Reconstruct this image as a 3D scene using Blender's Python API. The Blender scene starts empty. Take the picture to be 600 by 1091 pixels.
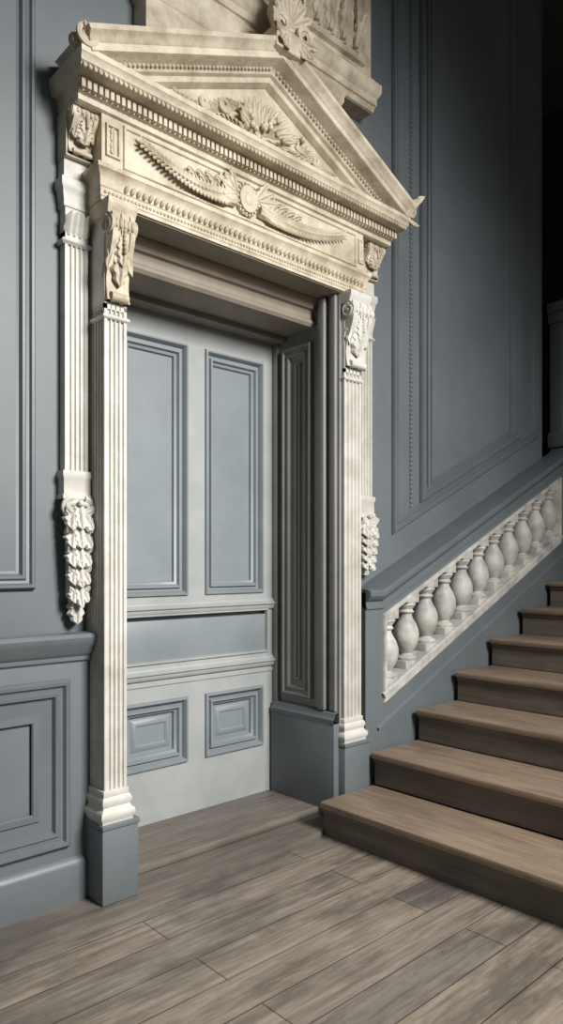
import bpy, bmesh, math, random
from mathutils import Vector, Matrix
random.seed(7)
V = Vector
# ------------------------------------------------------------------ materials
def new_mat(name):
    m = bpy.data.materials.new(name); m.use_nodes = True
    nt = m.node_tree; b = nt.nodes["Principled BSDF"]
    return m, nt, b
def lin(h):
    h = h.lstrip('#'); r = [int(h[i:i+2], 16)/255 for i in (0, 2, 4)]
    return tuple([(c/12.92 if c <= .04045 else ((c+.055)/1.055)**2.4) for c in r] + [1])
def paint(name, c1, c2, rough=.5, scale=2.0, bump=.05, detail_scale=60):
    m, nt, b = new_mat(name); N = nt.nodes; L = nt.links
    tc = N.new("ShaderNodeTexCoord")
    n = N.new("ShaderNodeTexNoise"); n.inputs["Scale"].default_value = scale
    n.inputs["Detail"].default_value = 6; n.inputs["Roughness"].default_value = .65
    L.new(tc.outputs["Object"], n.inputs["Vector"])
    r = N.new("ShaderNodeValToRGB")
    r.color_ramp.elements[0].position = .35; r.color_ramp.elements[0].color = lin(c2)
    r.color_ramp.elements[1].position = .62; r.color_ramp.elements[1].color = lin(c1)
    L.new(n.outputs["Fac"], r.inputs["Fac"]); L.new(r.outputs["Color"], b.inputs["Base Color"])
    b.inputs["Roughness"].default_value = rough
    n2 = N.new("ShaderNodeTexNoise"); n2.inputs["Scale"].default_value = detail_scale
    n2.inputs["Detail"].default_value = 4
    L.new(tc.outputs["Object"], n2.inputs["Vector"])
    bp = N.new("ShaderNodeBump"); bp.inputs["Strength"].default_value = bump
    bp.inputs["Distance"].default_value = .01
    L.new(n2.outputs["Fac"], bp.inputs["Height"]); L.new(bp.outputs["Normal"], b.inputs["Normal"])
    return m
def wood(name, c1, c2, c3, plank=(1.6, .16), rough=.55, gap=True, rotz=0.0, stain=.6):
    m, nt, b = new_mat(name); N = nt.nodes; L = nt.links
    tc = N.new("ShaderNodeTexCoord")
    mp = N.new("ShaderNodeMapping"); mp.inputs["Rotation"].default_value = (0, 0, rotz)
    L.new(tc.outputs["Object"], mp.inputs["Vector"])
    mg = N.new("ShaderNodeMapping"); mg.inputs["Scale"].default_value = (1.2, 18, 18)
    L.new(mp.outputs["Vector"], mg.inputs["Vector"])
    g = N.new("ShaderNodeTexNoise"); g.inputs["Scale"].default_value = 2.2; g.inputs["Detail"].default_value = 10
    g.inputs["Distortion"].default_value = .6; g.inputs["Roughness"].default_value = .62
    L.new(mg.outputs["Vector"], g.inputs["Vector"])
    r = N.new("ShaderNodeValToRGB")
    r.color_ramp.elements[0].position = .36; r.color_ramp.elements[0].color = lin(c2)
    r.color_ramp.elements[1].position = .64; r.color_ramp.elements[1].color = lin(c1)
    L.new(g.outputs["Fac"], r.inputs["Fac"])
    ms = N.new("ShaderNodeMapping"); ms.inputs["Scale"].default_value = (.7, 2.2, 1)
    L.new(mp.outputs["Vector"], ms.inputs["Vector"])
    s = N.new("ShaderNodeTexNoise"); s.inputs["Scale"].default_value = 2.2; s.inputs["Detail"].default_value = 9
    s.inputs["Roughness"].default_value = .72
    L.new(ms.outputs["Vector"], s.inputs["Vector"])
    sr = N.new("ShaderNodeValToRGB"); sr.color_ramp.elements[0].position = .46; sr.color_ramp.elements[1].position = .62
    L.new(s.outputs["Fac"], sr.inputs["Fac"])
    mx = N.new("ShaderNodeMix"); mx.data_type = 'RGBA'
    mul = N.new("ShaderNodeMath"); mul.operation = 'MULTIPLY'; mul.inputs[1].default_value = stain
    L.new(sr.outputs["Color"], mul.inputs[0]); L.new(mul.outputs[0], mx.inputs["Factor"])
    L.new(r.outputs["Color"], mx.inputs["A"]); mx.inputs["B"].default_value = lin(c3)
    out = mx.outputs["Result"]
    if gap:
        bk = N.new("ShaderNodeTexBrick"); bk.offset = .37
        bk.inputs["Scale"].default_value = 1
        bk.inputs["Brick Width"].default_value = plank[0]; bk.inputs["Row Height"].default_value = plank[1]
        bk.inputs["Mortar Size"].default_value = .0028; bk.inputs["Mortar Smooth"].default_value = .3
        bk.inputs["Color1"].default_value = (.78, .79, .82, 1); bk.inputs["Color2"].default_value = (1.12, 1.08, 1.02, 1)
        bk.inputs["Mortar"].default_value = (.26, .24, .22, 1); bk.inputs["Bias"].default_value = 0
        L.new(mp.outputs["Vector"], bk.inputs["Vector"])
        m2 = N.new("ShaderNodeMix"); m2.data_type = 'RGBA'; m2.blend_type = 'MULTIPLY'
        m2.inputs["Factor"].default_value = 1
        L.new(out, m2.inputs["A"]); L.new(bk.outputs["Color"], m2.inputs["B"])
        out = m2.outputs["Result"]
    L.new(out, b.inputs["Base Color"])
    b.inputs["Roughness"].default_value = rough
    bp = N.new("ShaderNodeBump"); bp.inputs["Strength"].default_value = .25; bp.inputs["Distance"].default_value = .006
    L.new(g.outputs["Fac"], bp.inputs["Height"]); L.new(bp.outputs["Normal"], b.inputs["Normal"])
    return m
M_WALL = paint("painted_wall_bluegrey", "#6d7478", "#646b6f", .5, 1.5, .04)
M_WALLD = paint("painted_wall_moulding", "#686f73", "#5f666a", .42, 2, .04)
M_CREAM = paint("carved_cream_paint", "#d6ccb7", "#a89b84", .55, 7, .25, 45)
M_WHITE = paint("pilaster_offwhite_paint", "#d3d1ca", "#b7b4ab", .5, 5, .1, 45)
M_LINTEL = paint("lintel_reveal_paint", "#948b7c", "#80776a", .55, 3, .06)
M_DOORF = paint("door_frame_paint", "#a9acab", "#9a9e9d", .45, 3, .04)
M_DOORP = paint("door_panel_paint", "#889094", "#7f878b", .45, 3, .04)
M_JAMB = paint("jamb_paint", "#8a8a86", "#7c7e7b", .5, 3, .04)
M_BAL = paint("baluster_paint", "#cfcdc6", "#a09f9a", .55, 8, .15, 40)
M_FLOOR = wood("oak_floor_boards", "#a0968a", "#766e64", "#5c5852", (2.3, .17), .38, stain=.8)
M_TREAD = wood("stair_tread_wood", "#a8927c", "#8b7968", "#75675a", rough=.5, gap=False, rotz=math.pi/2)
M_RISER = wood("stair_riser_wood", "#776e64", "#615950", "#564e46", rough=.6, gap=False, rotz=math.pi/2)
M_SILL = wood("threshold_wood", "#7e766d", "#645e57", "#55504a", rough=.5, gap=False)
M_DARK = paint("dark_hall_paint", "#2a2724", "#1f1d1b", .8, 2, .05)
M_CEIL = paint("ceiling_plaster", "#6a675f", "#5c5a53", .8, 2, .05)

# ------------------------------------------------------------------ helpers
def empty(name, loc=(0, 0, 0)):
    e = bpy.data.objects.new(name, None); e.location = loc; e.empty_display_size = .2
    bpy.context.collection.objects.link(e); return e
def finish(bm, name, mat, parent=None, ang=38):
    bmesh.ops.recalc_face_normals(bm, faces=bm.faces)
    a = math.radians(ang)
    for f in bm.faces: f.smooth = True
    for e in bm.edges:
        e.smooth = (e.calc_face_angle(0) < a) if len(e.link_faces) == 2 else False
    me = bpy.data.meshes.new(name); bm.to_mesh(me); bm.free()
    me.materials.append(mat)
    o = bpy.data.objects.new(name, me); bpy.context.collection.objects.link(o)
    if parent: o.parent = parent
    return o
def box(bm, x0, x1, y0, y1, z0, z1, bev=.003):
    vs = [bm.verts.new((x, y, z)) for x in (x0, x1) for y in (y0, y1) for z in (z0, z1)]
    idx = [(0, 1, 3, 2), (4, 6, 7, 5), (0, 4, 5, 1), (2, 3, 7, 6), (0, 2, 6, 4), (1, 5, 7, 3)]
    fs = [bm.faces.new([vs[i] for i in q]) for q in idx]
    if bev > 0:
        es = list({e for f in fs for e in f.edges})
        bmesh.ops.bevel(bm, geom=es, offset=bev, segments=2, affect='EDGES', profile=.5)
def sweep(bm, path, prof, mapf, closed=True, caps=False):
    """path: 2D points; prof: (n,h) n = offset to the left of travel, h = height; mapf(a,b,h)->xyz"""
    n = len(path); P = [V(p) for p in path]; rows = []
    for i in range(n):
        if closed or 0 < i < n-1:
            d1 = (P[i]-P[i-1]).normalized(); d2 = (P[(i+1) % n]-P[i]).normalized()
        elif i == 0: d1 = d2 = (P[1]-P[0]).normalized()
        else: d1 = d2 = (P[-1]-P[-2]).normalized()
        n1 = V((-d1.y, d1.x)); n2 = V((-d2.y, d2.x)); m = (n1+n2)
        m = m/ (1+n1.dot(n2)) if (1+n1.dot(n2)) > 1e-4 else n1
        rows.append([bm.verts.new(mapf(P[i].x+m.x*a, P[i].y+m.y*a, h)) for a, h in prof])
    k = len(prof)
    for i in range(n if closed else n-1):
        r1 = rows[i]; r2 = rows[(i+1) % n]
        for j in range(k-1):
            bm.faces.new((r1[j], r1[j+1], r2[j+1], r2[j]))
    if caps and not closed:
        bm.faces.new(rows[0]); bm.faces.new(rows[-1])
def rect(x0, x1, z0, z1): return [(x0, z0), (x1, z0), (x1, z1), (x0, z1)]  # CCW -> left = inside
def wallmap(y): return lambda a, b, h: (a, y-h, b)
def poly_prism(bm, pts, mapf, h0, h1):
    a = [bm.verts.new(mapf(p[0], p[1], h0)) for p in pts]
    b = [bm.verts.new(mapf(p[0], p[1], h1)) for p in pts]
    n = len(pts)
    bm.faces.new(a[::-1]); bm.faces.new(b)
    for i in range(n): bm.faces.new((a[i], a[(i+1) % n], b[(i+1) % n], b[i]))
def ellipsoid(bm, c, rx, ry, rz, seg=10, rings=7, rot=None):
    M = Matrix.Translation(V(c)) @ (rot.to_4x4() if rot else Matrix.Identity(4)) @ Matrix.Diagonal((rx, ry, rz, 1))
    bmesh.ops.create_uvsphere(bm, u_segments=seg, v_segments=rings, radius=1, matrix=M)
def lathe(bm, prof, c, seg=20):
    rows = []
    for r, z in prof:
        rows.append([bm.verts.new((c[0]+r*math.cos(2*math.pi*i/seg), c[1]+r*math.sin(2*math.pi*i/seg), c[2]+z)) for i in range(seg)])
    for a, b in zip(rows, rows[1:]):
        for i in range(seg): bm.faces.new((a[i], a[(i+1) % seg], b[(i+1) % seg], b[i]))
    bm.faces.new(rows[0][::-1]); bm.faces.new(rows[-1])
def tube(bm, pts, rad, seg=7):
    pts = [V(p) for p in pts]; n = len(pts); rows = []
    t = (pts[1]-pts[0]).normalized()
    up = V((0, 0, 1)) if abs(t.z) < .9 else V((1, 0, 0))
    a = t.cross(up).normalized()
    for i in range(n):
        t = (pts[min(i+1, n-1)]-pts[max(i-1, 0)]).normalized()
        a = (a - t*a.dot(t)).normalized(); b = t.cross(a)
        r = rad(i/(n-1)) if callable(rad) else rad
        rows.append([bm.verts.new(pts[i]+(a*math.cos(2*math.pi*k/seg)+b*math.sin(2*math.pi*k/seg))*r) for k in range(seg)])
    for r1, r2 in zip(rows, rows[1:]):
        for k in range(seg): bm.faces.new((r1[k], r1[(k+1) % seg], r2[(k+1) % seg], r2[k]))
    bm.faces.new(rows[0][::-1]); bm.faces.new(rows[-1])
def leaf(bm, o, d, n, L, W, curl=.25, lobes=4, bend=0.0, nu=16, nv=8):
    """acanthus leaf: o base, d growth direction, n outward normal"""
    o = V(o); d = V(d).normalized(); n = V(n); n = (n-d*n.dot(d)).normalized(); s = d.cross(n)
    rows = []
    for i in range(nu+1):
        t = i/nu
        env = math.sin(math.pi*min(1, .14+.86*t))**.65 if t < 1 else .02
        lob = .62+.38*abs(math.sin(lobes*math.pi*(t+.05)))
        w = W*.5*env*lob
        row = []
        for j in range(nv+1):
            v = -1+2*j/nv
            ang = bend*t
            fwd = L*(math.sin(ang)/bend if abs(bend) > 1e-3 else t)
            side = L*((1-math.cos(ang))/bend if abs(bend) > 1e-3 else 0)
            h = curl*L*(t**2.2) + W*.24*(1-v*v)*env + W*.06*math.cos(v*3*math.pi)*env - W*.09*lob
            droop = abs(v)*w*.45
            row.append(bm.verts.new(o+d*(fwd+droop*.5)+s*(side+w*v)+n*h))
        rows.append(row)
    for a, b in zip(rows, rows[1:]):
        for j in range(nv): bm.faces.new((a[j], a[j+1], b[j+1], b[j]))
def spiral(bm, c, e1, e2, r0, r1, turns, rt, a0=0, seg=40, sgn=1):
    c = V(c); e1 = V(e1); e2 = V(e2); pts = []
    for i in range(seg+1):
        t = i/seg; r = r0+(r1-r0)*t; a = a0+sgn*turns*2*math.pi*t
        pts.append(c+e1*r*math.cos(a)+e2*r*math.sin(a))
    tube(bm, pts, lambda t: rt*(1-.5*t), 6)

# ------------------------------------------------------------------ key dimensions
LX0, LX1 = 1.382, 1.480      # left inner pilaster
RX0, RX1 = 2.758, 2.890      # right inner pilaster
WY = .15                     # wall face
WT = .70
SL = .173/.387               # stair slope
OX0, OX1 = 1.485, 2.745
# ------------------------------------------------------------------ room shell
bm = bmesh.new()
box(bm, -4, 7.5, -6, 4, -.1, 0, 0); finish(bm, "floor", M_FLOOR)
bm = bmesh.new()
box(bm, -4, 7.5, -1.6, 4, 6.2, 6.3, 0); finish(bm, "ceiling", M_CEIL)
wall = empty("wall_back")
bm = bmesh.new()
box(bm, -4, OX0, WY, WT, 0, 6.2, 0)
box(bm, OX1, 5.14, WY, WT, 0, 6.2, 0)
box(bm, OX0, OX1, WY, WT, 2.80, 6.2, 0)
finish(bm, "wall_face", M_WALL, wall)
PM = [(0, 0), (0, .014), (.008, .026), (.018, .026), (.024, .014), (.034, .010), (.042, .020), (.052, .020), (.060, .004), (.07, 0)]
PM2 = [(0, 0), (0, .012), (.006, .018), (.014, .016), (.02, .004), (.03, .004), (.034, .014), (.042, .012), (.046, 0)]
bm = bmesh.new()
sweep(bm, rect(-.6, 1.165, 1.25, 5.6), PM, wallmap(WY))
sweep(bm, rect(-.45, 1.015, 1.42, 5.45), PM2, wallmap(WY))
def stairpoly(x0, x1, zb, zt): return [(x0, zb), (x1, zb+SL*(x1-x0)), (x1, zt), (x0, zt)]
sweep(bm, stairpoly(3.33, 5.06, 1.52, 5.8), PM, wallmap(WY))
sweep(bm, stairpoly(3.60, 4.80, 1.72, 5.5), PM, wallmap(WY))
sweep(bm, stairpoly(3.68, 4.70, 1.80, 5.4), PM2, wallmap(WY))
finish(bm, "panel_mouldings", M_WALLD, wall)
bm = bmesh.new()
for k in range(0, 130):
    z = 1.70+k*.028
    ellipsoid(bm, (3.515, WY-.004, z), .008, .009, .020, 8, 5, Matrix.Rotation(.6, 3, 'Y'))
finish(bm, "rope_moulding", M_WALLD, wall)
# left dado
dado = empty("trim_1")
bm = bmesh.new()
box(bm, -4, 1.378, .115, WY, .03, 1.02, .002)
finish(bm, "dado_face", M_WALL, dado)
bm = bmesh.new()
RP = [(0, .96), (-.012, .97), (-.012, .985), (-.03, 1.0), (-.035, 1.02), (-.05, 1.035), (-.055, 1.06), (-.045, 1.075), (0, 1.08)]
sweep(bm, [(-4, .115), (1.378, .115)], [(a, h) for a, h in RP], lambda a, b, h: (a, b, h), closed=False, caps=True)
finish(bm, "dado_rail", M_WALLD, dado)
bm = bmesh.new()
PMD = [(0, 0), (0, .016), (.01, .028), (.022, .026), (.03, .012), (.045, .012), (.052, .022), (.062, .020), (.07, .002), (.12, .002), (.125, .012), (.15, .018), (.155, .012)]
sweep(bm, rect(.2, 1.29, .25, .90), PMD, wallmap(.115))
sweep(bm, rect(-1.1, 0.05, .25, .90), PMD, wallmap(.115))
finish(bm, "dado_panel_mouldings", M_WALLD, dado)
bm = bmesh.new()
sweep(bm, [(-4, .115), (1.358, .115)], [(0, .03), (-.022, .03), (-.022, .17), (-.015, .185), (-.006, .195), (0, .20)], lambda a, b, h: (a, b, h), closed=False, caps=True)
finish(bm, "baseboard_left", M_WALLD)
bm = bmesh.new()
box(bm, -4, 2.535, -.05, WY-.002, 0, .03, .0)
box(bm, 2.535, 2.76, -.0295, WY-.003, 0, .0299, .0)
finish(bm, "trim_2", M_SILL)
# dark hall past wall end
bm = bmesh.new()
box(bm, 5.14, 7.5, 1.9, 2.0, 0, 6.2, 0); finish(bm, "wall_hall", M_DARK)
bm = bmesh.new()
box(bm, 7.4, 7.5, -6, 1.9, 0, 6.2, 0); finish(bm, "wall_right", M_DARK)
nw = empty("stair_newel_pilaster")
bm = bmesh.new()
box(bm, 5.36, 5.76, .10, .20, 0, 3.22, .006)
for k in range(4): box(bm, 5.39+k*.09, 5.45+k*.09, .085, .11, 2.45, 3.12, .01)
box(bm, 5.34, 5.78, .07, .21, 2.25, 2.37, .01)
box(bm, 5.34, 5.78, .08, .21, 3.22, 3.30, .01)
box(bm, 5.33, 5.80, .06, .21, 3.30, 3.38, .01)
finish(bm, "newel_shaft", M_WALL, nw)

# ------------------------------------------------------------------ door
door = empty("door_1")
DY = .52
dx0, dx1 = 1.65, 2.738
bm = bmesh.new()
zs = [(.07, .335), (.67, .85), (1.10, 1.185), (2.47, 2.61)]
for a, b in zs: box(bm, dx0, dx1, DY, DY+.06, a, b, .0)
for a, b in ((dx0, 1.736), (2.14, 2.248), (2.652, dx1)):
    box(bm, a, b, DY, DY+.06, .335, .67, .0); box(bm, a, b, DY, DY+.06, 1.185, 2.47, .0)
for a, b in ((dx0, 1.70), (2.69, dx1)): box(bm, a, b, DY, DY+.06, .85, 1.10, 0)
box(bm, OX0, dx0, DY-.02, DY+.06, .07, 2.61, .002)
finish(bm, "stiles_and_rails", M_DOORF, door)
bm = bmesh.new()
box(bm, dx0+.01, dx1-.01, DY+.035, DY+.055, .08, 2.6, 0)
DP = [(0, 0), (.004, .014), (.014, .016), (.022, .002), (.026, -.012), (.038, -.014), (.042, .002), (.052, .002), (.058, -.014), (.07, -.02), (.074, -.036)]
for x0, x1 in ((1.736, 2.14), (2.248, 2.652)):
    sweep(bm, rect(x0, x1, 1.185, 2.47), DP, wallmap(DY))
    sweep(bm, rect(x0, x1, .335, .67), DP, wallmap(DY))
    sweep(bm, rect(x0+.105, x1-.105, .335+.105, .67-.105), [(-.02, -.002), (0, .012), (.012, .012), (.018, .006)], wallmap(DY+.035))
    box(bm, x0+.12, x1-.12, DY+.029, DY+.045, .455, .55, 0)
box(bm, 1.705, 2.685, DY+.008, DY+.05, .865, 1.065, .004)
finish(bm, "door_panels", M_DOORP, door)
bm = bmesh.new()
sweep(bm, rect(1.70, 2.69, .85, 1.10), [(0, 0), (.004, .012), (.012, .012), (.016, -.01)], wallmap(DY))
HM = [(0, 0), (-.012, .0), (-.02, .012), (-.02, .02), (-.03, .028), (-.03, .036), (-.014, .045), (-.01, .055), (0, .06)]
for z in (1.095, .775):
    sweep(bm, [(dx0, DY), (dx1, DY)], [(a, z+h) for a, h in HM], lambda a, b, h: (a, b, h), closed=False, caps=True)
sweep(bm, [(dx0, DY), (dx1, DY)], [(0, .74), (-.008, .745), (-.008, .76), (0, .765)], lambda a, b, h: (a, b, h), closed=False, caps=True)
finish(bm, "door_mouldings", M_DOORF, door)
bm = bmesh.new()
box(bm, OX0+.002, OX1-.006, .13, DY+.1, .031, .07, .008)
finish(bm, "door_sill", M_SILL, door)

# ------------------------------------------------------------------ door surround
ds = empty("door_surround")
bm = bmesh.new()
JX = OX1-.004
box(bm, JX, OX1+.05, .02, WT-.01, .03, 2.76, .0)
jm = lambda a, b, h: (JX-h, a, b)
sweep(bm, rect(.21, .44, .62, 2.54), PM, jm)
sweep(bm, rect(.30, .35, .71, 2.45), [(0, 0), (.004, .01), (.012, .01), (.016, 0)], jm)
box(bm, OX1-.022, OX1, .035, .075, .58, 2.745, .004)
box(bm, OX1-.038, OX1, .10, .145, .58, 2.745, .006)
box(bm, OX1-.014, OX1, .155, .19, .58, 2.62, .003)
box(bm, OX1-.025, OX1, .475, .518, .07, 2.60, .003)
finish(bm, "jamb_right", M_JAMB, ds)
bm = bmesh.new()
box(bm, OX1-.045, OX1, .02, .505, .031, .52, .003)
sweep(bm, [(.02, .52), (.505, .52)], [(0, 0), (0, .045), (.02, .045), (.03, .035), (.05, .03), (.06, 0)], jm, closed=False)
finish(bm, "jamb_plinth", M_WALL, ds)
bm = bmesh.new()
box(bm, OX0-.05, OX0+.004, .02, WT-.01, .03, 2.76, 0)
box(bm, OX0, OX0+.03, .10, .15, .07, 2.745, .006)
finish(bm, "jamb_left", M_JAMB, ds)
bm = bmesh.new()
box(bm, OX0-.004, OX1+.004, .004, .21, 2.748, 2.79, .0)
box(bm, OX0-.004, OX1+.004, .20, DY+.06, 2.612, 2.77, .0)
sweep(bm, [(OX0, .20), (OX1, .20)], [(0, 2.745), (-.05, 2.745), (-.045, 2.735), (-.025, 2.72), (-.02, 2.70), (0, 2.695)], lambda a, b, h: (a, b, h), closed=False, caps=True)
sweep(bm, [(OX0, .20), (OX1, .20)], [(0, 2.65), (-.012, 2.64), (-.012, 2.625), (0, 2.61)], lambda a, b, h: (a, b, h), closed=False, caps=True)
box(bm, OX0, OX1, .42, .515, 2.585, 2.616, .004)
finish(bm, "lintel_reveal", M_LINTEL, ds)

def flute_profile(x0, x1, y, n, r_frac=.74, edge=.010, seg=5):
    pts = [(x0, y)]
    w = (x1-x0-2*edge)/n
    for k in range(n):
        c = x0+edge+w*(k+.5); r = w*r_frac/2
        for i in range(seg+1):
            a = math.pi*i/seg
            pts.append((c-r*math.cos(a), y+r*math.sin(a)*1.3))
    pts.append((x1, y))
    return pts
def fluted(bm, x0, x1, yf, yb, z0, z1, n, side=True):
    pts = flute_profile(x0, x1, yf, n)
    pts += [(x1, yb), (x0, yb)]
    if side:
        ns = max(2, int((yb-yf)/((x1-x0)/n))); w = (yb-yf-.02)/ns; sp = []
        for k in range(ns):
            c = yb-.01-w*(k+.5); r = w*.36
            for i in range(6):
                a = math.pi*i/5
                sp.append((x0+r*math.sin(a)*.9, c+r*math.cos(a)))
        pts += sp
    poly_prism(bm, pts, lambda a, b, h: (a, b, h), z0, z1)
def ringmould(bm, x0, x1, yf, yb, prof, side=1.0):
    """prof (out, z) around front of a pilaster; side = relative projection of the returns"""
    rows = []
    for (px, py), (mx, my) in zip([(x0, yb), (x0, yf), (x1, yf), (x1, yb)], [(-side, 0), (-side, -1), (side, -1), (side, 0)]):
        rows.append([bm.verts.new((px+mx*a, py+my*a, h)) for a, h in prof])
    for r1, r2 in zip(rows, rows[1:]):
        for j in range(len(prof)-1): bm.faces.new((r1[j], r1[j+1], r2[j+1], r2[j]))
def torus_band(z, h, out):
    return [(0, z)]+[(out*math.sin(math.pi*i/6)**.7 if 0 < i < 6 else 0, z+h*i/6) for i in range(1, 6)]+[(0, z+h)]

def console(bm, x0, x1, yb, z0, z1, p_top, p_bot, leafL=.9):
    """S-scroll bracket with volute at top, small roll at bottom and an acanthus leaf"""
    H = z1-z0; xc = (x0+x1)/2; w = x1-x0
    def prof(sc, m):
        pts = []
        for i in range(19):
            t = i/18
            p = p_bot+(p_top-p_bot)*(.5+.5*math.cos(math.pi*min(1, t*1.15)))
            p += .012*math.sin(t*math.pi*2)
            pts.append((yb-p*sc, z1-H*t))
        return pts+[(yb, z0), (yb, z1)]
    for a, b, sc in ((x0, x1, .88), (x0-.001, x0+w*.2, 1.0), (x1-w*.2, x1+.001, 1.0), (xc-w*.1, xc+w*.1, 1.0)):
        poly_prism(bm, prof(sc, 0), lambda p, q, h: (h, p, q), a, b)
    R = min(H*.13, p_top*.66); cy = yb-p_top+R*.7; cz = z1-R*1.25
    for xx0, xx1, rr in ((x0-.004, x1+.004, R), (x0-.008, x0+.012, R*1.08), (x1-.012, x1+.008, R*1.08), (xc-.012, xc+.012, R*1.06)):
        pts = [(cy+rr*math.cos(2*math.pi*i/18), cz+rr*math.sin(2*math.pi*i/18)) for i in range(18)]
        poly_prism(bm, pts, lambda p, q, h: (h, p, q), xx0, xx1)
    for xx, s in ((x0-.008, 1), (x1+.008, -1)):
        spiral(bm, (xx, cy, cz), (0, -1, 0), (0, 0, 1), R*1.0, R*.15, 1.9, R*.2, a0=math.pi/2)
        ellipsoid(bm, (xx, cy, cz), .008, R*.25, R*.25)
    R2 = H*.055
    pts = [(yb-p_bot+R2*math.cos(2*math.pi*i/14), z0+R2*.8+R2*math.sin(2*math.pi*i/14)) for i in range(14)]
    poly_prism(bm, pts, lambda p, q, h: (h, p, q), x0+w*.12, x1-w*.12)
    top = V((xc, yb-p_top*.86, z1-R*2.2))
    leaf(bm, top, (0, .20, -1), (0, -1, 0), H*.66*leafL, w*.95, curl=.12, lobes=5, nu=22)
    leaf(bm, top+V((0, -.008, 0)), (0, .15, -1), (0, -1, 0), H*.42*leafL, w*.68, curl=.16, lobes=4)
    for q in (-1, 1):
        leaf(bm, top+V((q*w*.22, .004, 0)), (q*.2, .25, -1), (q*.3, -1, 0), H*.44, w*.5, curl=.16, lobes=3)
        leaf(bm, top+V((q*w*.42, .03, 0)), (0, .25, -1), (q, -.4, 0), H*.5, w*.45, curl=.1, lobes=4)
    for k in range(6): ellipsoid(bm, (xc, top.y-.014-.001*k, top.z+.01-k*H*.05), .007, .009, .009, 8, 6)
    for k in range(5): ellipsoid(bm, (x0+w*(.14+.18*k), cy-R*.98, cz), .008, .008, R*.5, 8, 6)

for side, x0, x1, pz in (("left", LX0, LX1, .34), ("right", RX0, RX1, .42)):
    bm = bmesh.new()
    fluted(bm, x0, x1, 0, WY, pz+.12, 2.36, 4)
    box(bm, x0-.008, x1+.006, -.008, WY, pz+.10, pz+.125, .004)
    ringmould(bm, x0, x1, 0, WY, [(0, pz), (.018, pz), (.018, pz+.012), (.024, pz+.02), (.026, pz+.032), (.022, pz+.044), (.014, pz+.05), (.009, pz+.06), (.012, pz+.068), (.016, pz+.078), (.014, pz+.09), (.008, pz+.1), (0, pz+.105)])
    box(bm, x0+.002, x1-.002, .002, WY, pz, pz+.12, 0)
    ringmould(bm, x0, x1, 0, WY, torus_band(2.30, .02, .010))
    box(bm, x0, x1, .0, WY, 2.34, 2.752, 0)
    finish(bm, "pilaster_"+side, M_WHITE, ds)
    bm = bmesh.new()
    console(bm, x0+.004, x1+(.002 if side == "left" else .02), .0, 2.37, 2.70, .055, .02)
    ringmould(bm, x0, x1, 0, WY, [(0, 2.69), (.045, 2.695), (.05, 2.71), (.058, 2.725), (.06, 2.735), (.06, 2.751), (0, 2.751)], .25)
    finish(bm, "console_"+side, M_WHITE if side == "right" else M_CREAM, ds)
    bm = bmesh.new()
    box(bm, x0-.022, x1+.04, -.025, WY, .031, pz-.02, .006)
    box(bm, x0-.024, x1+.044, -.03, WY, pz-.02, pz, .004)
    finish(bm, "plinth_"+side, M_WALL, ds)

def drop(bm, xc, y, z1, z0, w):
    """hanging acanthus drop: fanned leaves over a carved tapering core"""
    H = z1-z0; n = 5
    for k in range(9):
        t = k/8
        ellipsoid(bm, (xc, y-.005, z1-H*(.05+.85*t)), w*(.46-.22*t), .034-.012*t, H*.09, 12, 8)
    for s in (-1, 1):
        spiral(bm, (xc+s*w*.27, y-.035, z1-.035), (-s, 0, 0), (0, 0, 1), .036, .006, 1.6, .013, a0=1.5)
    for k in range(n):
        t = k/(n-1); z = z1-H*(.08+.62*t); ww = w*(1.22-.34*t)
        for s in (-1, 1):
            leaf(bm, (xc+s*ww*.05, y-.03, z), (s*.62, -.15, -.8), (s*.35, -1, 0), ww*.74, ww*.60, curl=.26, lobes=4, nu=18, nv=8, bend=.6*s)
            leaf(bm, (xc+s*ww*.12, y-.035, z-.02), (s*.95, -.1, .25), (s*.3, -1, 0), ww*.42, ww*.38, curl=.35, lobes=3, nu=12, nv=6, bend=-.6*s)
        leaf(bm, (xc, y-.042, z+.02), (0, -.05, -1), (0, -1, 0), H*.21, ww*.5, curl=.28, lobes=4, nu=16, nv=8)
        ellipsoid(bm, (xc, y-.055, z+.022), .013, .013, .014, 10, 7)
    leaf(bm, (xc, y-.02, z0+H*.24), (0, 0, -1), (0, -1, 0), H*.24, w*.75, curl=.12, lobes=4)

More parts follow.
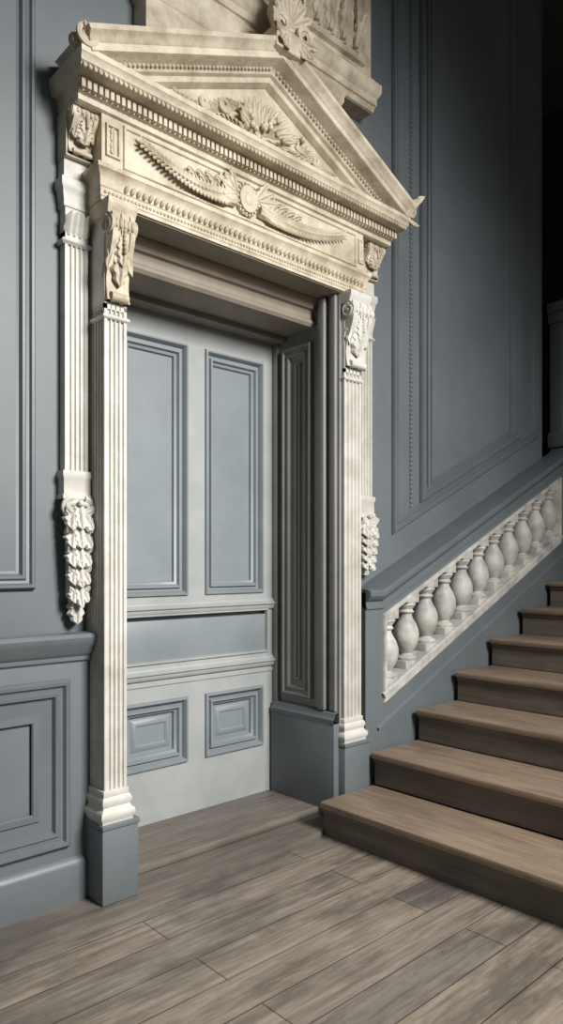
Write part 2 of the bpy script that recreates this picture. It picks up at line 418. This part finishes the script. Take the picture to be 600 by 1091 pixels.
OPL = (1.264, 1.374); OPR = (2.985, 3.110)
for side, (x0, x1), zb, ze in (("left", OPL, 1.62, 1.11), ("right", OPR, 1.63, 1.28)):
    yf = .105; xc = (x0+x1)/2
    bm = bmesh.new()
    fluted(bm, x0+.006, x1-.006, yf, WY, zb+.085, 2.64, 4, side=False)
    ringmould(bm, x0+.006, x1-.006, yf, WY, [(0, zb+.09), (.012, zb+.09), (.014, zb+.07), (.008, zb+.06), (.008, zb), (.014, zb-.006), (.014, zb-.02), (0, zb-.02)])
    box(bm, x0+.006, x1-.006, yf-.003, WY, 2.60, 2.95, 0)
    ringmould(bm, x0, x1, yf, WY, [(0, 2.59), (.012, 2.60), (0, 2.615)])
    ringmould(bm, x0+.006, x1-.006, yf, WY, [(0, 2.73), (.008, 2.735), (.008, 2.76), (.012, 2.775), (.015, 2.80), (.022, 2.81), (.022, 2.84), (.008, 2.85), (.006, 2.93), (0, 2.94)])
    for k in range(4):
        leaf(bm, (x0+.02+k*(x1-x0-.04)/3, yf-.004, 2.625), (0, -.1, 1), (0, -1, 0), .09, .045, curl=.3, lobes=2, nu=8, nv=4)
    finish(bm, "outer_pilaster_"+side, M_WHITE, ds)
    bm = bmesh.new()
    box(bm, x0+.025, x1-.025, yf+.01, WY, ze+.10, zb-.02, .01)
    drop(bm, xc, yf+.02, zb-.02, ze, (x1-x0)*1.0)
    finish(bm, "festoon_drop_"+side, M_WHITE, ds)
    bm = bmesh.new()
    console(bm, x0+.004, x1-.004, yf-.03, 2.93, 3.10, .05, .015, .8)
    box(bm, x0-.004, x1+.004, yf-.03, WY, 2.92, 3.10, 0)
    finish(bm, "cornice_bracket_"+side, M_CREAM, ds)

# ---- entablature
EX0, EX1 = 1.370, 2.905
bm = bmesh.new()
box(bm, EX0, EX1, .0, WY, 2.753, 3.13, 0)
box(bm, OPL[0]+.003, OPR[1]-.003, .085, WY, 2.945, 3.13, 0)
ringmould(bm, EX0, EX1, 0, WY, [(0, 2.753), (.006, 2.753), (.006, 2.765), (.010, 2.77), (.010, 2.80), (.014, 2.805), (.014, 2.84), (.020, 2.85), (.028, 2.865), (.032, 2.868), (.032, 2.885), (.008, 2.892), (0, 2.9)])
sweep(bm, rect(1.462, 2.85, 2.905, 3.08), [(0, 0), (.003, .008), (.012, .008), (.016, 0)], wallmap(0))
for xa, xb in ((1.384, 1.450), (2.86, 2.90)):
    sweep(bm, rect(xa, xb, 2.93, 3.06), [(0, 0), (.003, .01), (.01, .01), (.014, 0)], wallmap(0))
    for s in (-1, 1): leaf(bm, ((xa+xb)/2, -.004, 2.995), (0, 0, s), (0, -1, 0), .055, .03, .1, 2)
finish(bm, "architrave_and_frieze", M_CREAM, ds)
bm = bmesh.new()
n = 52
for k in range(n):
    x = 1.47+(2.88-1.47)*k/(n-1)
    ellipsoid(bm, (x, -.018, 2.822), .010, .014, .018, 8, 6, Matrix.Rotation(.45, 3, 'Y'))
n = 90
for k in range(n):
    x = 1.38+(2.89-1.38)*k/(n-1); ellipsoid(bm, (x, -.011, 2.785), .0065, .007, .007, 6, 5)
finish(bm, "egg_and_dart", M_CREAM, ds)
# frieze carving
bm = bmesh.new()
cx, cz = 2.09, 2.995
for r, h in ((.062, .014), (.050, .028), (.038, .020)):
    pts = [(cx+r*math.cos(2*math.pi*i/28), cz+r*1.2*math.sin(2*math.pi*i/28)) for i in range(28)]
    poly_prism(bm, pts, wallmap(0), 0, h)
ellipsoid(bm, (cx, -.018, cz), .030, .018, .038, 14, 10)
for i in range(18):
    a = 2*math.pi*i/18
    ellipsoid(bm, (cx+.057*math.cos(a), -.018, cz+.069*math.sin(a)), .007, .008, .008, 8, 6)
for s, xe in ((-1, 1.53), (1, 2.74)):
    x_s = cx+s*.07; Lg = abs(xe-x_s); pts = []
    for i in range(25):
        t = i/24
        pts.append((x_s+s*Lg*t, -.014, cz-.03-.02*math.sin(math.pi*min(1, t*1.1))+.07*t**2))
    tube(bm, pts, lambda t: .022*(1-.75*t)+.003, 8)
    for i in range(1, 24):
        p = V(pts[i])+V((0, -.012, 0)); t = i/24; sz = .066*(1-.5*t)
        for u in (-1, 0, 1):
            leaf(bm, p+V((0, 0, u*.006)), (s*.9, 0, u*.5), (0, -1, u*.3), sz, sz*.42, .25, 2, nu=8, nv=4)
    for a in (.1, .55, 1.0, -.4):
        leaf(bm, (cx+s*.05, -.012, cz+.01), (s*math.cos(a), -.08, math.sin(a)), (0, -1, 0), .115, .05, .2, 4)
    for j in range(4):
        leaf(bm, (cx+s*(.12+.055*j), -.015, cz+.005), (s*.75, -.05, .6), (0, -1, 0), .085-.01*j, .045, .25, 3, bend=.6*s)
    spiral(bm, (cx+s*.14, -.022, cz+.055), (s, 0, 0), (0, 0, 1), .024, .004, 1.5, .008, a0=3)
    spiral(bm, (cx+s*.22, -.02, cz+.04), (s, 0, 0), (0, 0, 1), .018, .004, 1.5, .006, a0=3)
finish(bm, "frieze_garland", M_CREAM, ds)
# cornice
bx0, bx1 = 1.270, 3.115
CPR = .12
CX0, CX1 = bx0-.035, bx1+.05
bm = bmesh.new()
CP = [(0, 3.09), (.02, 3.095), (.025, 3.115), (.05, 3.12), (.05, 3.155), (.06, 3.16), (.15, 3.165), (.15, 3.175), (.165, 3.18), (.175, 3.20), (.185, 3.205), (.185, 3.225), (0, 3.235)]
sc = .045/.185; fc = CPR/.185
pth = [(bx0, WY), (bx0, .0), (bx1, .0), (bx1, WY)]
k = len(CP); rows = []
for (px, py), (mx, my) in zip(pth, [(-sc, 0), (-sc, -fc), (sc, -fc), (sc, 0)]):
    rows.append([bm.verts.new((px+mx*a, py+my*a, h)) for a, h in CP])
for r1, r2 in zip(rows, rows[1:]):
    for j in range(k-1): bm.faces.new((r1[j], r1[j+1], r2[j+1], r2[j]))
box(bm, bx0+.002, bx1-.002, .002, WY, 3.092, 3.233, 0)
finish(bm, "horizontal_cornice", M_CREAM, ds)
bm = bmesh.new()
x = bx0
while x < bx1+.02:
    box(bm, x-.009, x+.006, -.052, -.025, 3.122, 3.153, .0)
    x += .024
x = CX0+.01
while x < CX1-.01:
    ellipsoid(bm, (x, -CPR*.83, 3.168), .008, .010, .010, 7, 5)
    x += .021
finish(bm, "dentils", M_CREAM, ds)
# pediment
AX, AZ = 2.21, 3.72
EZ = 3.285
bm = bmesh.new()
poly_prism(bm, [(CX0+.03, 3.235), (CX1-.03, 3.235), (AX, AZ-.05)], wallmap(0), -.148, .0)
RK = [(0, -.12), (0, .155), (.018, .155), (.025, .148), (.036, .135), (.045, .132), (.05, .125), (.075, .125), (.08, .115), (.085, .07), (.095, .055), (.108, .05), (.116, .035), (.135, .03), (.145, .012), (.15, .0), (.155, -.02)]
sweep(bm, [(CX1, EZ), (AX, AZ), (CX0, EZ)], RK, wallmap(0), closed=False, caps=True)
finish(bm, "pediment", M_CREAM, ds)
bm = bmesh.new()
for (xa, za, xb, zb) in ((CX0, EZ, AX, AZ), (CX1, EZ, AX, AZ)):
    d = V((xb-xa, 0, zb-za)); Ld = d.length; d.normalize(); dn = V((d.z, 0, -d.x)) if xa < xb else V((-d.z, 0, d.x))
    m = int(Ld/.022)
    for i in range(3, m-2):
        p = V((xa, 0, za))+d*(i*Ld/m)+dn*.092
        ellipsoid(bm, (p.x, -.062, p.z), .0075, .010, .008, 6, 5)
finish(bm, "raking_beads", M_CREAM, ds)
# tympanum ornament
bm = bmesh.new()
rnd = random.Random(11)
tc = V((2.17, -.01, 3.345))
for i in range(13):
    a = math.pi*(i/12)
    leaf(bm, tc+V((0, -.01, -.03)), (math.cos(a)*1.0, -.12, math.sin(a)*.75+.1), (0, -1, 0), .13+.05*abs(math.cos(a)), .055, .22, 4)
for s in (-1, 1):
    pts = [(tc.x+s*(.05+.40*t), -.02, tc.z-.01-.06*t+.02*math.sin(t*7)) for t in [i/16 for i in range(17)]]
    tube(bm, pts, lambda t: .022*(1-.6*t), 8)
    for i in range(1, 17):
        p = V(pts[i]); t = i/16; sz = .105*(1-.5*t)
        for u in (-1, 1):
            leaf(bm, p, (s*.7, -.05, u*.7), (0, -1, u*.2), sz, sz*.55, .28, 3, nu=10, nv=6, bend=.7*s*u)
    for j in range(3):
        spiral(bm, (tc.x+s*(.12+.11*j), -.04, tc.z+.04-.035*j), (s, 0, 0), (0, 0, 1), .036-.006*j, .006, 1.6, .012, a0=3.5)
for i in range(16):
    ellipsoid(bm, (tc.x+rnd.gauss(0, .07), -.045-rnd.random()*.015, tc.z+rnd.uniform(-.03, .05)), .014, .013, .014, 8, 6)
finish(bm, "tympanum_ornament", M_CREAM, ds)
# apex ornament
bm = bmesh.new()
ac = V((AX+.04, -.12, AZ+.0))
box(bm, AX-.07, AX+.12, -.16, .1, AZ-.07, AZ+.03, .01)
lathe(bm, [(.05, 0), (.07, .02), (.05, .04), (.035, .06), (.06, .10), (.075, .15), (.06, .20), (.03, .22)], (ac.x, ac.y+.04, ac.z+.02), 16)
ellipsoid(bm, ac+V((0, 0, .27)), .045, .05, .06, 14, 10)
for i in range(9):
    a = math.pi*(i/8)
    leaf(bm, ac+V((0, 0, .08)), (math.cos(a)*.7, -.1, math.sin(a)), (0, -1, .1), .14, .07, .2, 4)
for s in (-1, 1):
    spiral(bm, ac+V((s*.07, -.03, .05)), (s, 0, 0), (0, 0, 1), .05, .01, 1.8, .016, a0=-1.5)
    for q in range(3):
        leaf(bm, ac+V((s*.04, -.03, .02)), (s*(.7-.25*q), -.1, -.1-.5*q), (0, -1, 0), .10, .055, .25, 3)
    spiral(bm, ac+V((s*.06, -.02, .22)), (s, 0, 0), (0, 0, 1), .035, .008, 1.6, .012, a0=1)
finish(bm, "apex_cartouche", M_CREAM, ds)
for side, xx, s in (("left", CX0+.02, -1), ("right", CX1-.01, 1)):
    bm = bmesh.new()
    for yy in (-.12, -.06):
        spiral(bm, (xx+s*.01, yy, 3.27), (s, 0, 0), (0, 0, 1), .042, .01, 1.7, .013, a0=2.5)
    for q in range(4):
        leaf(bm, (xx-s*.01, -.11+.03*q, 3.22), (s*.25, -.15, .9), (s, -1+.4*q, 0), .09, .045, .3, 3)
    if s > 0:
        leaf(bm, (xx, -.11, 3.22), (s*.6, -.2, -.5), (s, -1, 0), .07, .045, .3, 3)
        leaf(bm, (xx, -.12, 3.25), (s*.5, -.2, .9), (s*.4, -1, 0), .12, .06, .3, 3)
    finish(bm, "corner_scroll_"+side, M_CREAM, ds)

# ------------------------------------------------------------------ overdoor carved panel
od = empty("overdoor_relief")
bm = bmesh.new()
box(bm, 1.27, 3.04, .06, WY, 3.90, 5.4, 0)
box(bm, 1.60, 2.76, .05, WY, 3.40, 3.90, .004)
ringmould(bm, 1.27, 3.04, .06, WY, [(0, 3.82), (.012, 3.825), (.02, 3.85), (.03, 3.855), (.03, 3.89), (.05, 3.91), (.055, 3.93), (.055, 3.96), (.035, 3.97), (.02, 4.0), (0, 4.01)], .5)
sweep(bm, rect(1.36, 2.97, 4.04, 5.3), [(0, 0), (.005, .025), (.02, .03), (.03, .02), (.045, .02), (.055, 0)], wallmap(.06))
ringmould(bm, 1.60, 2.76, .05, WY, [(0, 3.71), (.01, 3.72), (.015, 3.74), (.025, 3.76), (.025, 3.78), (.035, 3.80), (.035, 3.815), (0, 3.82)])
box(bm, 1.272, 3.038, .062, WY, 3.82, 3.91, 0)
finish(bm, "relief_frame", M_CREAM, od)
bm = bmesh.new()
rnd = random.Random(21)
for i in range(15):
    x = 1.48+i*.098
    leaf(bm, (x, .05, 4.09), (rnd.uniform(-.15, .15), 0, 1), (0, -1, 0), .42+.1*(i % 2), .12, .12, 6)
    leaf(bm, (x+.05, .04, 4.08), (rnd.uniform(-.3, .3), 0, 1), (0, -1, 0), .22, .10, .25, 4)
    spiral(bm, (x+.04, .03, 4.41+.06*(i % 2)), (1 if i % 2 else -1, 0, 0), (0, 0, 1), .045, .008, 1.6, .012, a0=2)
    tube(bm, [(x+.03+.02*math.sin(q), .03, 4.09+.1*q) for q in range(10)], .014, 6)
finish(bm, "relief_carving", M_CREAM, od)

# ------------------------------------------------------------------ staircase
st = empty("staircase")
X1 = 2.54; TR = .389; RI = .174; NS = 12
YF = -3.4
bmT = bmesh.new(); bmR = bmesh.new()
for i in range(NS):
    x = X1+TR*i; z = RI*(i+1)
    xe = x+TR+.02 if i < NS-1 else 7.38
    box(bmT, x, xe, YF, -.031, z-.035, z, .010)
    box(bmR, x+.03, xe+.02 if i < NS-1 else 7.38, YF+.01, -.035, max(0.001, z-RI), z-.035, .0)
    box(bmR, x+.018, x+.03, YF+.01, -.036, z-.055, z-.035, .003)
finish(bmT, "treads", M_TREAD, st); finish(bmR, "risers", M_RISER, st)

# balustrade wall (stringer) with niche
bw = empty("stair_balustrade")
xs, xe = RX1+.035, 5.32
def zl(x, z0, xr=3.106): return z0+SL*(x-xr)
NB, NT = .60, 1.085
NX0, NX1 = 3.07, 5.13
yw0, yw1 = .0, WY
prism = lambda bm, pts, y0, y1: poly_prism(bm, pts, lambda a, b, h: (a, h, b), y0, y1)
bm = bmesh.new()
prism(bm, [(xs, 0.001), (xe, 0.001), (xe, zl(xe, NB)), (NX0, zl(NX0, NB)), (xs, zl(NX0, NB))], yw0, yw1)
prism(bm, [(xs, zl(NX0, NB)), (NX0, zl(NX0, NB)), (NX0, zl(NX0, NT)), (xs, zl(NX0, NT))], yw0, yw1)
prism(bm, [(NX1, zl(NX1, NB)), (xe, zl(xe, NB)), (xe, zl(xe, NT)), (NX1, zl(NX1, NT))], yw0, yw1)
TB = .125
prism(bm, [(xs, zl(NX0, NT)), (NX0, zl(NX0, NT)), (xe, zl(xe, NT)), (xe, zl(xe, NT+TB)), (NX0, zl(NX0, NT+TB)), (xs, zl(NX0, NT+TB))], yw0, yw1)
sweep(bm, [(xs+.1, zl(xs+.1, NB-.12)), (xe, zl(xe, NB-.12))], [(0, 0), (0, .012), (.012, .012), (.02, 0)], wallmap(yw0), closed=False)
finish(bm, "stringer_wall", M_WALL, bw)
bm = bmesh.new()
path = [(xs, zl(NX0, NT)), (NX0, zl(NX0, NT)), (xe, zl(xe, NT))]
sweep(bm, path, [(.03, 0), (.035, .010), (.045, .010), (.055, .004), (.075, .004), (.08, .014), (.09, .026), (.105, .038), (.125, .038), (.135, .03), (.142, 0), (.142, -.15)], wallmap(yw0), closed=False, caps=True)
finish(bm, "handrail_moulding", M_WALLD, bw)
bm = bmesh.new()
pn = [(NX0, zl(NX0, NB)), (NX1, zl(NX1, NB)), (NX1, zl(NX1, NT)), (NX0, zl(NX0, NT))]
sweep(bm, pn, [(0, -.10), (0, .008), (.004, .014), (.02, .014), (.026, .004), (.03, -.10)], wallmap(yw0))
sweep(bm, [(NX0, zl(NX0, NB+.03)), (NX1, zl(NX1, NB+.03))], [(0, -.1), (0, .02), (.022, .02), (.03, .01), (.03, -.1)], wallmap(yw0), closed=False)
finish(bm, "balustrade_frame", M_BAL, bw)
NBAL = 11
bm = bmesh.new()
for i in range(NBAL):
    x = NX0+.10+i*(NX1-NX0-.18)/(NBAL-1)
    zb = zl(x, NB+.035); zt = zl(x, NT-.03)
    H = zt-zb; yc = .065
    box(bm, x-.068, x+.068, yc-.055, yc+.06, zb-.03, zb+.045, .004)
    box(bm, x-.055, x+.055, yc-.055, yc+.055, zt-.045, zt+.03, .004)
    a = zb+.045; h = H-.09
    pr = [(.060, 0), (.064, .02), (.064, .045), (.056, .07), (.040, .09), (.036, .12), (.044, .15), (.060, .22), (.074, .32), (.080, .42), (.076, .52), (.064, .62), (.048, .70), (.038, .76), (.036, .80), (.046, .82), (.050, .84), (.044, .86), (.040, .88), (.052, .93), (.060, .96), (.058, 1.0)]
    lathe(bm, [(rr*.95, zz*h) for rr, zz in pr], (x, yc, a), 20)
finish(bm, "balusters", M_BAL, bw)

# ------------------------------------------------------------------ lights
def area(name, loc, target, size, energy, color, sy=None, spread=180):
    l = bpy.data.lights.new(name, 'AREA'); l.energy = energy; l.color = color; l.shape = 'RECTANGLE'
    l.size = size; l.size_y = sy or size; l.spread = math.radians(spread)
    o = bpy.data.objects.new(name, l); o.location = loc
    o.rotation_euler = (V(target)-V(loc)).to_track_quat('-Z', 'Y').to_euler()
    bpy.context.collection.objects.link(o); return o
area("window_light", (2.4, -4.5, 3.9), (1.75, 0, 1.05), 1.4, 122, (1, .975, .94), 1.5, 88)
w = bpy.data.worlds.new("world"); bpy.context.scene.world = w; w.use_nodes = True
w.node_tree.nodes["Background"].inputs["Color"].default_value = (.78, .81, .86, 1)
w.node_tree.nodes["Background"].inputs["Strength"].default_value = .11
# ------------------------------------------------------------------ camera
cam = bpy.data.cameras.new("camera"); co = bpy.data.objects.new("camera", cam)
bpy.context.collection.objects.link(co)
co.location = (0, -2.51, 1.35); co.rotation_euler = (math.pi/2, 0, -math.atan2(.678, .735))
cam.sensor_width = 36; cam.lens = 765/1091*36; cam.shift_y = 54.5/1091; cam.clip_start = .05
bpy.context.scene.camera = co
bpy.context.scene.view_settings.view_transform = 'Standard'
bpy.context.scene.view_settings.look = 'None'
